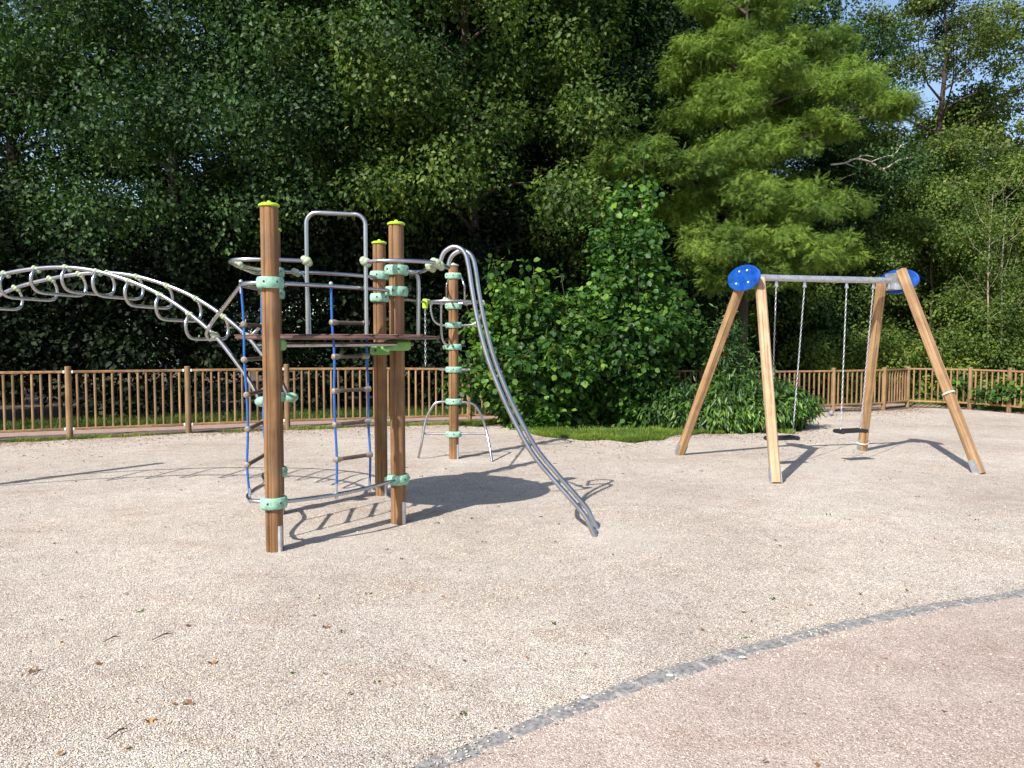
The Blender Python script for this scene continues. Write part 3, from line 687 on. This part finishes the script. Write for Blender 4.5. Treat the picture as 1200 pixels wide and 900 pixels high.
# far pole with ring, arches and steps
ring = [V(E.x+.37*math.cos(a), E.y-.02+.36*math.sin(a), 2.16) for a in np.linspace(0, 2*math.pi, 33)]
pipe('ring', ring, .0165, 0)
zE = lambda y: CAMZ+(402-y)/900*E.y
def eu(u, z, Y=None): q = atY(u, 400, Y or E.y); q.z = z; return q
pipe('pole_arm', [eu(533, zE(324)), eu(529.5, zE(323)), eu(526, zE(328)), eu(523.5, zE(336)), eu(523, 2.16, E.y-.35)], .015)
pipe('pole_arm', [eu(535, zE(324)), eu(539.5, zE(324)), eu(542.5, zE(330)), eu(544.5, zE(338)), eu(545, 2.16, E.y+.3)], .015)
pipe('pole_arm', [eu(505, 2.15), eu(505.5, zE(366)), eu(509, zE(376)), eu(517, zE(381)), eu(533, zE(381)), eu(550, zE(381)), eu(558, zE(378)), eu(563, zE(370)), eu(564, 2.15)], .015)
pipe('pole_arm', [eu(517.5, 2.16, E.y-.32), eu(517, zE(372), E.y-.28), eu(517.5, zE(391), E.y-.2), eu(521, zE(402), E.y-.1), eu(532, zE(407))], .015)
for q in (eu(523, 2.17, E.y-.35), eu(545, 2.17, E.y+.3), eu(565, 2.16), eu(504, 2.16)): knot(q, .035)
pipe('foot_step', [eu(515, zE(433)), eu(551, zE(433))], .016, 0)
pipe('foot_step', [G(490, 537), eu(493, .2, E.y-.06), eu(498, .52), eu(505, .70), eu(513, zE(471.5)), eu(534, zE(471)), eu(553, zE(473)), eu(562, .64), eu(569, .42), eu(574, .16, E.y-.15), G(576.5, 541)], .017)
pipe('foot_step', [eu(496.5, zE(508.5)), eu(571.5, zE(508.5), E.y-.04)], .014, 0)
# link bar and hanging chain
lb0 = V(C.x, C.y, 2.07); lb1 = eu(504, 2.15, E.y-.02); pipe('link_bar', [lb0, lb0.lerp(lb1, .5)+V(0, 0, .01), lb1], .0155)
hc = lb0.lerp(lb1, .88)
b = MB().box(hc+V(0, 0, -.02), (.07, .05, .13), None, .012); hk = b.build('rope_bracket', M['lime'], CF)
def chain(p, q, mat, name, parent, pitch=.034, w=.008, r=.0036):
    m = MB(); d = q-p; L = d.length; n = int(L/pitch); d.normalize(); sx = d.cross(V(0, 1, 0)).normalized(); sy = d.cross(sx)
    for k in range(n):
        c = p+d*(k+.5)*L/n; X = sx if k % 2 else sy; pts = []
        for j in range(9):
            a = j*2*math.pi/8; pts.append(c+X*w*math.cos(a)+d*(pitch*.62)*math.sin(a))
        m.tube(pts, r, 4, caps=False)
    return m.build(name, mat, parent, 80)
chain(hc-V(0, 0, .08), V(hc.x, hc.y, zE(428)), M['galv'], 'hanging_chain', CF, .04, .010, .0045)
# ------------------------------------------------------------------ swing set
SL = atY(878.5, 325.5, 9.80); SR = atY(1046, 328.5, 10.33); SR.z = SL.z = (SL.z+SR.z)/2
bd = (SR-SL); bd.z = 0; bd.normalize(); pn = Vector((-bd.y, bd.x, 0))   # pn points away from camera
LFo, LBo, RBo, RFo = G(909, 566), G(796, 533), G(1010, 528), G(1148, 555)
SS = thing('swing_stand', Vector((4.1, 10.05, 0)), 'wooden A-frame swing stand with galvanised beam and blue oval end plates', 'swing frame')
def along(a, b):
    z = (b-a).normalized(); x = z.cross(V(0, 1, 0)).normalized(); y = z.cross(x); return Matrix((x, y, z)).transposed()
def leg(foot, top, mat, twist=0.0, s=.108, cut=.03):
    R_ = along(foot, top) @ Matrix.Rotation(twist, 3, 'Z'); L = (top-foot).length
    m = MB(); x = s/2; b = .018; ring = [(x-b, x), (x, x-b), (x, -x+b), (x-b, -x), (-x+b, -x), (-x, -x+b), (-x, x-b), (-x+b, x)][::-1]
    vs = []; nz = 6
    for i in range(nz+1):
        for px, py in ring: vs.append((px, py, L*i/nz))
    m.v = vs; m.f = [(i*8+k, i*8+(k+1) % 8, (i+1)*8+(k+1) % 8, (i+1)*8+k) for i in range(nz) for k in range(8)]+[tuple(range(8))[::-1], tuple(nz*8+k for k in range(8))]
    me = bpy.data.meshes.new('leg'); me.from_pydata(m.v, [], m.f); o = finish(me, 'leg', M[mat], SS, 30)
    o.matrix_local = Matrix.Translation(foot-SS.location) @ R_.to_4x4()
    # foot bracket in the leg's own frame
    fb = MB(); fb.box((0, -x-.005, .085), (.085, .008, .19)); fb.box((x+.005, 0, .085), (.008, .085, .19)); fb.box((-x-.005, 0, .085), (.008, .085, .19))
    me = bpy.data.meshes.new('foot_bracket'); me.from_pydata(fb.v, [], fb.f); fo = finish(me, 'foot_bracket', M['galv'], o, 30)
    return o
dz = V(0, 0, .05)
l1 = leg(LFo, SL-pn*.17-dz*.6+bd*.04, 'swingwood_pale', .0); l2 = leg(LBo, SL+pn*.17+dz*.4+bd*.02, 'swingwood', .2)
l3 = leg(RBo, SR+pn*.17-bd*.03+dz*.4, 'swingwood', .1); l4 = leg(RFo, SR-pn*.17-bd*.02+dz*2.6, 'swingwood', .5)
MB().tube([SL+bd*.03, SR-bd*.05], .041, 20).build('beam', M['galv'], SS)
for c, s, tl in ((SL, -1, .0), (SR, 1, .0)):
    q = c+bd*s*.085; Rm = Matrix((pn, V(0, 0, 1), bd*s)).transposed()
    m = MB(); m.lathe(q+V(0, 0, -.01), [(.02, -.012), (.172, -.012), (.176, -.006), (.176, .006), (.172, .012), (.02, .012)], 48, None, Rm @ Matrix.Diagonal((2.15, .92, 1)))
    pt = m.build('end_plate', M['blue'], SS, 40); 
    for a, z in ((-.10, .075), (.08, .075), (-.13, -.075), (.15, -.075)): MB().ball(q+pn*a+V(0, 0, z)+bd*s*.014, .017, n=6).build('bolt', M['bolt'], pt)
    g = MB().box(c+bd*s*.035-V(0, 0, .01), (.36, .23, .012), Matrix((pn, V(0, 0, 1), bd*s)).transposed(), .004); g.build('gusset_plate', M['galv'], SS)
    g = MB().box(c+bd*s*-.02+V(0, 0, -.075), (.11, .05, .08), Matrix((bd, pn, V(0, 0, 1))).transposed(), .004); g.build('beam_socket', M['galv'], SS)
def beam_at(u):
    return min((SL.lerp(SR, t) for t in np.linspace(0, 1, 600)), key=lambda p: abs(600+FP*p.x/p.y-u))
SWT = [((908, 941), (905.5, 931), (513.5), 'black flat swing seat on chains, left of the two, beside the front leg'),
       ((990, 1021), (987.5, 1011), (505.0), 'black flat swing seat on chains, right of the two, near the rear leg')]
for (u0, u1), (w0, w1), vy, lab in SWT:
    t0, t1 = beam_at(u0), beam_at(u1); c = (t0+t1)/2
    # hanger plates belong to the frame
    for t in (t0, t1):
        h = MB(); h.box(t+V(0, 0, -.055), (.035, .02, .09), Matrix.Rotation(math.atan2(bd.y, bd.x), 3, 'Z'), .003); h.tube([t+V(0, 0, -.1)-pn*.02, t+V(0, 0, -.1)+pn*.02], .018, 10)
        h.build('hanger', M['galv'], SS)
    zs = CAMZ-(vy-402)/900*c.y; sw = thing('swing', V(c.x, c.y, zs), lab, 'swing', 'swings hanging from the beam')
    b0 = atY(w0, 400, t0.y); b1 = atY(w1, 400, t1.y); b0.z = b1.z = zs+.02
    if b1.x-b0.x > .40: pass
    chain(t0+V(0, 0, -.11), b0, M['galv'], 'chain', sw); chain(t1+V(0, 0, -.11), b1, M['galv'], 'chain', sw)
    cc = (b0+b1)/2; dd = (b1-b0); L = dd.length; ang = math.atan2(dd.y, dd.x)
    st = MB(); st.box(V(cc.x, cc.y, zs), (L+.10, .20, .042), Matrix.Rotation(ang, 3, 'Z'), .012)
    for s in (-1, 1): st.box(V(cc.x, cc.y, zs-.004)+Vector((math.cos(ang), math.sin(ang), 0))*s*(L/2+.02), (.05, .205, .054), Matrix.Rotation(ang, 3, 'Z'), .014)
    st.build('seat', M['rubber'], sw)
# white cord round the right front leg
def cord(foot, top, f, lab):
    c = foot.lerp(top, f); R_ = along(foot, top); m = MB()
    for k in range(2):
        pts = [c+R_ @ V(.078*math.cos(a), .078*math.sin(a), .012*k+.01*math.sin(a)) for a in np.linspace(0, 2*math.pi, 17)]
        m.tube(pts, .0035, 6, caps=False)
    m.tube([c+R_ @ V(-.02, -.08, 0), c+R_ @ V(-.07, -.10, -.03), c+R_ @ V(-.10, -.09, -.07)], .0035, 6)
    m.tube([c+R_ @ V(.0, -.08, 0), c+R_ @ V(.03, -.10, -.02), c+R_ @ V(.05, -.09, -.05)], .0035, 6)
    tag(m.build('cord', M['white']), lab, 'cord', 'pale cords tied to the swing legs')
cord(RFo, SR-pn*.17-bd*.02+dz*2.6, .375, 'pale cord tied round the right front swing leg')
cord(RBo, SR+pn*.17, .05, 'pale cord tied low round the rear right swing leg')
# ------------------------------------------------------------------ vegetation
TG = 'dark trees of the wood behind the fence'
# three prototypes of the dark broadleaf trees
ta = make_tree('broadleaf_tree', V(-13.2, 20.2, 0), 'dark leafy tree at the far left, trunk near the photo edge', 'tree', TG, 'leafA', 101, H=17, R=4.6, z0=3.0, nlimb=44, per=560, size=.108)
tb = make_tree('broadleaf_tree', V(-8.2, 19.2, 0), 'dark tree above the arched bars with low drooping boughs', 'tree', TG, 'leafA', 102, H=16, R=4.4, z0=3.4, nlimb=42, per=560, size=.10, kw=dict(droop=.8))
tc = make_tree('broadleaf_tree', V(-.95, 19.4, 0), 'leafy tree directly behind the far climbing pole', 'tree', TG, 'leafB', 103, H=16, R=4.2, z0=3.6, nlimb=42, per=560, size=.118, bark='bark')
tb.rotation_euler.z = 2.4
SPOTS = [(tb, -4.6, 20.0, 2.1, 1.03, 'dark tree with sunlit hanging boughs behind the tower posts'),
         (ta, 1.3, 23.4, .8, 1.0, 'dark tree rising behind the broad rounded hazel bush'),
         (ta, -16.8, 19.6, 3.0, 1.0, 'dark tree cut off by the left edge of the photo'),
         (ta, -5.8, 26.5, 5.2, 1.18, 'second row tree showing above the tower hoop'),
         (tb, -.2, 26.5, .3, 1.22, 'second row tree above the slide'),
         (ta, 5.4, 27.0, 2.6, 1.22, 'tall tree standing behind the feathery bright green cypress'),
         (tb, 8.8, 26.0, 1.2, 1.05, 'tall tree just right of the feathery cypress'),
         (ta, -1.5, 34, 4.4, 1.35, 'rearmost tree at the middle of the wood'),
         (tc, 4.8, 35, 2.0, 1.35, 'rearmost tree behind the hazel and cypress')]
for s, x_, y_, r_, sc_, lab in SPOTS: place(s, V(x_, y_, 0), r_, sc_, lab, y_ > 24 and x_ < 8)  # rear trees get leaves with the wood's shade put into their colour
# bald cypress
cl = V(5.75, 19.3, 0)
cyp = thing('cypress_tree', cl, 'feathery bright yellow green conifer behind the swing stand', 'tree')
rs = np.random.default_rng(131); tm = MB()
tm.tube([cl-V(0, 0, .1), cl+V(0, 0, 1), cl+V(.03, 0, 4), cl+V(-.02, 0, 7), cl+V(.05, 0, 11.0)], [.22, .165, .12, .08, .02], 12, 4)
LOB = [(745, 178, 48, -2.0), (720, 182, 28, -2.2), (785, 192, 42, -1.8), (762, 186, 40, -2.0), (815, 190, 40, -1.6), (815, 62, 46, .2), (862, 48, 48, 0), (905, 78, 52, -.6), (880, 22, 34, .4), (960, 42, 46, .5), (1000, 92, 54, .2), (1042, 118, 38, 0), (1055, 128, 24, 0),
       (850, 112, 52, -.8), (812, 128, 44, -.4), (905, 160, 48, -1.3), (858, 178, 46, -1.3), (945, 150, 44, .6), (880, 226, 60, -1.8), (935, 232, 62, -1.6), (985, 236, 34, -1.2), (835, 226, 42, -1.2),
       (820, 268, 42, -1.5), (865, 282, 60, -2.0), (925, 288, 66, -2.0), (975, 292, 40, -1.6), (900, 318, 46, -2.0), (845, 318, 36, -1.6), (830, 205, 30, 1.2), (900, 110, 60, 1.8), (880, 200, 60, 2.0), (840, 2, 46, .4), (900, -8, 50, .5), (935, 108, 52, .6), (970, 142, 40, .4), (800, 92, 38, .6), (795, 238, 34, -.8), (860, 80, 60, 1.6), (870, 150, 60, .8), (850, 290, 70, 1.8), (930, 60, 60, 1.8)]
Cc = []; RR = []
for u, v, rp, dy in LOB:
    Yl = cl.y+dy; c = atY(u, v, Yl); R_ = rp/FP*Yl
    b0 = V(cl.x, cl.y, max(2.2, c.z-.25*abs(c.x-cl.x)-.3)); mid = b0.lerp(c, .55)+V(0, 0, .12)
    tm.tube([b0, mid, c, c+(c-mid)*.5], [.045, .03, .018, .006], 6, 3)
    n = int(12+R_*R_*19)
    for _ in range(n):
        q = rs.normal(size=3); q /= np.linalg.norm(q); q *= rs.random()**.4
        Cc.append((c.x+q[0]*R_*.9, c.y+q[1]*R_*.7, c.z+q[2]*R_*.42-.22*R_*(q[0]**2+q[1]**2))); RR.append(rs.uniform(.16, .34))
tm.build('trunk', M['bark'], cyp, 60)
P, D_, Nn, S = clump_leaves(rs, np.array(Cc), np.array(RR), 85, .15, flat=.5, droop=.35, upb=.75, jit=.45, out=1.1, vol=.6)
leaves('crown', P, D_, Nn, S, T_SPRAY, M['leafC'], cyp, off=tuple(cl)); print('sprays', len(P))
# right airy tree
rt = make_tree('alder_tree', V(15.0, 27.5, 0), 'tall open tree with sky showing through at the upper right', 'tree', None, 'leafG', 141, H=14.8, R=5.6, z0=3.8, nlimb=30, per=230, size=.10,
               kw=dict(tr=.18, droop=.2, subs=6, cr=(.34, .68)), lk=dict(flat=.5))
m = MB(); q0 = atY(975, 193, 22); 
dl = [((973, 193), (990, 191), (1003, 186), (1020, 190), (1035, 198), (1052, 188)), ((1003, 186), (1012, 182), (1024, 184)), ((990, 191), (1000, 195)), ((1035, 198), (1040, 204)), ((1020, 190), (1035, 184), (1048, 181), (1056, 170))]
for k, ln in enumerate(dl): m.tube([atY(u, v, 22+.1*i) for i, (u, v) in enumerate(ln)], .026 if k == 0 else .013, 6, 3)
m.tube([atY(1052, 188, 22.5), atY(1070, 184, 25), V(15.0, 27.5, atY(1078, 184, 27.5).z)], [.028, .08], 6)
m.build('dead_limb', M['deadwood'], rt)
# middle height trees on the right
SG = 'small trees of the right-hand thicket'
sa = make_tree('small_tree', V(12.2, 22.5, 0), 'rounded light green small tree behind the right swing plate', 'tree', SG, 'leafY', 151, H=6.0, R=2.3, z0=1.0, nlimb=26, per=300, size=.085, kw=dict(tr=.05, cr=(.38, .7)))
for x_, y_, r_, sc_, lab in ((17.6, 30.0, 2.2, 1.75, 'tallest of the light green small trees, below the patch of sky'), (13.2, 29.5, .7, 1.6, 'light green tree left of the tall open tree trunk'), (15.0, 23.0, 1.0, 1.1, 'light green small tree at the right edge above the fence'), (10.0, 23.5, 2.0, .95, 'small tree seen between the right swing legs'),
                            (13.9, 25.5, 3.0, 1.3, 'taller small tree behind the two pale thin trunks'), (17.2, 26, 4.1, 1.25, 'small tree cut off by the right edge of the photo'), (7.6, 23.0, 5.0, .95, 'small shaded tree below the cypress')):
    place(sa, V(x_, y_, 0), r_, sc_, lab)
for u, lab, zt in ((1156, 'bare pale thin trunk, taller of two in the right thicket', 5.6), (1172, 'bare pale thin trunk nearest the right edge', 5.4)):
    p = atY(u, 400, 20.6); p.z = 0
    rs = np.random.default_rng(int(u)); root = thing('young_tree', p, lab, 'tree', 'pale thin trunks in the thicket')
    tm = MB(); tm.tube([p, p+V(.03, 0, 2), p+V(-.02, 0, 3.6), p+V(.05, 0, zt)], [.036, .030, .022, .010], 8, 3)
    for k in range(9):
        z = 2.2+.4*k; a = k*2.4; tm.tube([p+V(0, 0, z), p+V(.45*math.cos(a), .3*math.sin(a), z+.35), p+V(.8*math.cos(a), .5*math.sin(a), z+.9)], [.010, .007, .003], 5)
    tm.build('trunk', M['palebark'], root)
    Cc = np.array([(p.x+rs.normal()*.5, p.y+rs.normal()*.5, rs.uniform(zt-1.4, zt+.4)) for _ in range(9)]+[(p.x+rs.normal()*.5, p.y-.25+rs.normal()*.2, rs.uniform(1.5, 4)) for _ in range(9)]+[(p.x+rs.normal()*.45, p.y+.3+rs.normal()*.3, rs.uniform(1.5, 5)) for _ in range(9)])
    P, D_, Nn, S = clump_leaves(rs, Cc, rs.uniform(.22, .42, 27), 60, .08); leaves('crown', P, D_, Nn, S, T_LEAF, M['leafY'], root, off=tuple(p))
# shrub masses
def mass(name, label, cat, x0, x1, yf, depth, h, n, per, size, mat, cr=(.45, .8), seed=1, T=T_LEAF, lk={}, kind=None, zpow=.8, group=None):
    rs = np.random.default_rng(seed); Cc = []
    for _ in range(n):
        x = rs.uniform(x0, x1); hh = h(x) if callable(h) else h; y = (yf(x) if callable(yf) else yf)+depth*rs.random()
        Cc.append((x, y, .25+(hh-.4)*rs.random()**zpow*(1-.12*rs.random())))
    Cc = np.array(Cc); P, D_, Nn, S = clump_leaves(rs, Cc, rs.uniform(*cr, n), per, size, **lk)
    P[:, 2] = np.abs(P[:, 2]); o = leaves(name, P, D_, Nn, S, T, M[mat]); tag(o, label, cat, group, kind); return o
ff = fence_front
mass('hedge', 'dark shaded evergreen hedge behind the left fence', 'hedge', -20, .5, lambda x: ff(x)+3.4, 2.2, lambda x: 5.2+.7*math.sin(x*.9), 620, 190, .13, 'leafK', (.5, .9), 21)  # deep shade below the canopy is put into these near-black leaves
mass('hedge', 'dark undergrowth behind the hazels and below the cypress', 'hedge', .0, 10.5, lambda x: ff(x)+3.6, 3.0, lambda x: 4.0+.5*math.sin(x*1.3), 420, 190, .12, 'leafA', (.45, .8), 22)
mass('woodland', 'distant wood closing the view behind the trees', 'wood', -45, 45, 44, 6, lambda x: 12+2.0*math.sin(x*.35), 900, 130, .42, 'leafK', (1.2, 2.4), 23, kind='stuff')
mass('bramble_hedge', 'pale green bramble bank topping the fence at the right', 'hedge', 8.2, 18, lambda x: 20.8 if x < 11.5 else 20.2, 1.7, lambda x: 1.55+.15*math.sin(x*2), 210, 230, .10, 'leafY', (.35, .55), 24)
mass('bramble', 'green brambles growing through the right fence', 'bramble', 11.0, 15.5, lambda x: ff(x)+.05 if x < 12.6 else 16.5, 1.1, .78, 60, 120, .10, 'leafH', (.22, .4), 25, T=T_ROUND)
mass('thicket', 'mixed light green thicket behind the right fence', 'shrubs', 9.5, 20, 23.5, 4.5, lambda x: 4.2+.5*math.sin(x*1.4), 330, 190, .12, 'leafY', (.45, .85), 26)
# hazel bushes: arching stems carrying round leaves
def hazel(loc, label, H, R, nst, seed, per, size=.105, name='hazel_bush', mat='leafH', T=T_ROUND, grp='bushes in front of the fence', cat='bush', cr=(.16, .34), lk={}, spread=1.0, asym=0):
    rs = np.random.default_rng(seed); root = thing(name, loc, label, cat, grp); tm = MB(); Cc = []; RR = []
    for i in range(nst):
        az = i*2.4+rs.normal()*.3; f = rs.random()**.6; hh = H*(1-.62*f**1.6)*rs.uniform(.80, 1.10)*(1.22 if i % 7 == 4 else 1); out = R*f*spread
        p0 = V(loc.x+.12*math.cos(az), loc.y+.12*math.sin(az), -.02)
        e = V(loc.x+out*math.cos(az)+asym*f, loc.y+out*math.sin(az)*.8, hh)
        pts = [p0, V(p0.x+(e.x-p0.x)*.25, p0.y+(e.y-p0.y)*.25, hh*.38), V(p0.x+(e.x-p0.x)*.6, p0.y+(e.y-p0.y)*.6, hh*.74), e]
        tm.tube(pts, [.022, .017, .012, .005], 6, 3)
        cs = catmull(pts, 8)
        for j in range(3, len(cs)):
            if rs.random() < .92:
                k = rs.uniform(.15, .55)*min(1, R*.35); a = rs.uniform(0, 6.28); c = cs[j]+V(k*math.cos(a), k*math.sin(a)*.9, rs.normal()*.12)
                Cc.append(tuple(c)); RR.append(rs.uniform(*cr)*(1 if j < len(cs)-2 else .6))
                if rs.random() < .5: tm.tube([cs[j], c], [.007, .003], 4, caps=False)
    tm.build('stems', M['bark'], root)
    Cc = np.array(Cc); RR = np.array(RR); P, D_, Nn, S = clump_leaves(rs, Cc, RR, per, size, **dict(dict(flat=.8, droop=.5, upb=.6, jit=.6, out=1.0, vol=.7), **lk))
    P[:, 2] = np.maximum(P[:, 2], .04); leaves('foliage', P, D_, Nn, S, T, M[mat], root, off=tuple(loc)); return root
hb = atY(738, 400, 15.0); hb.z = 0; hazel(hb, 'taller hazel bush with a pointed top, right of its neighbour', 4.35, 1.35, 38, 31, 22, .112)
ha = atY(624, 400, 14.7); ha.z = 0; hazel(ha, 'broad rounded hazel bush beside the slide', 3.05, 1.55, 36, 32, 22, .112)
hm = atY(682, 400, 15.2); hm.z = 0; hazel(hm, 'hazel bush filling the gap between the broad and the pointed one', 3.1, 1.1, 11, 33, 17, .105)
# sapling and laurel
sp_ = atY(855, 400, 14.9); sp_.z = 0; hazel(sp_, 'young ash sapling rising above the low laurels', 2.05, .75, 15, 41, 22, .13, 'ash_sapling', 'leafL', T_LONG, None, 'sapling', (.2, .34))
LG = 'low spreading laurels by the swings'
for u, Y_, H_, R_, sd_, lab in ((898, 14.5, .80, .95, 51, 'laurel shrub behind the left swing seat'), (858, 14.1, .8, .8, 52, 'laurel shrub directly below the sapling'), (806, 14.6, .62, .95, 53, 'laurel shrub left of the rear swing leg'), (765, 15.4, .62, 1.1, 54, 'shaded laurel shrub right of the hazel')):
    p = atY(u, 400, Y_); p.z = 0; hazel(p, lab, H_, R_, 44, sd_, 30, .15, 'laurel_shrub', 'leafL', T_LONG, LG, 'shrub', (.14, .26), dict(droop=.9, upb=.8), 1.0)
print('polys', sum(len(o.data.polygons) for o in bpy.data.objects if o.type == 'MESH'))
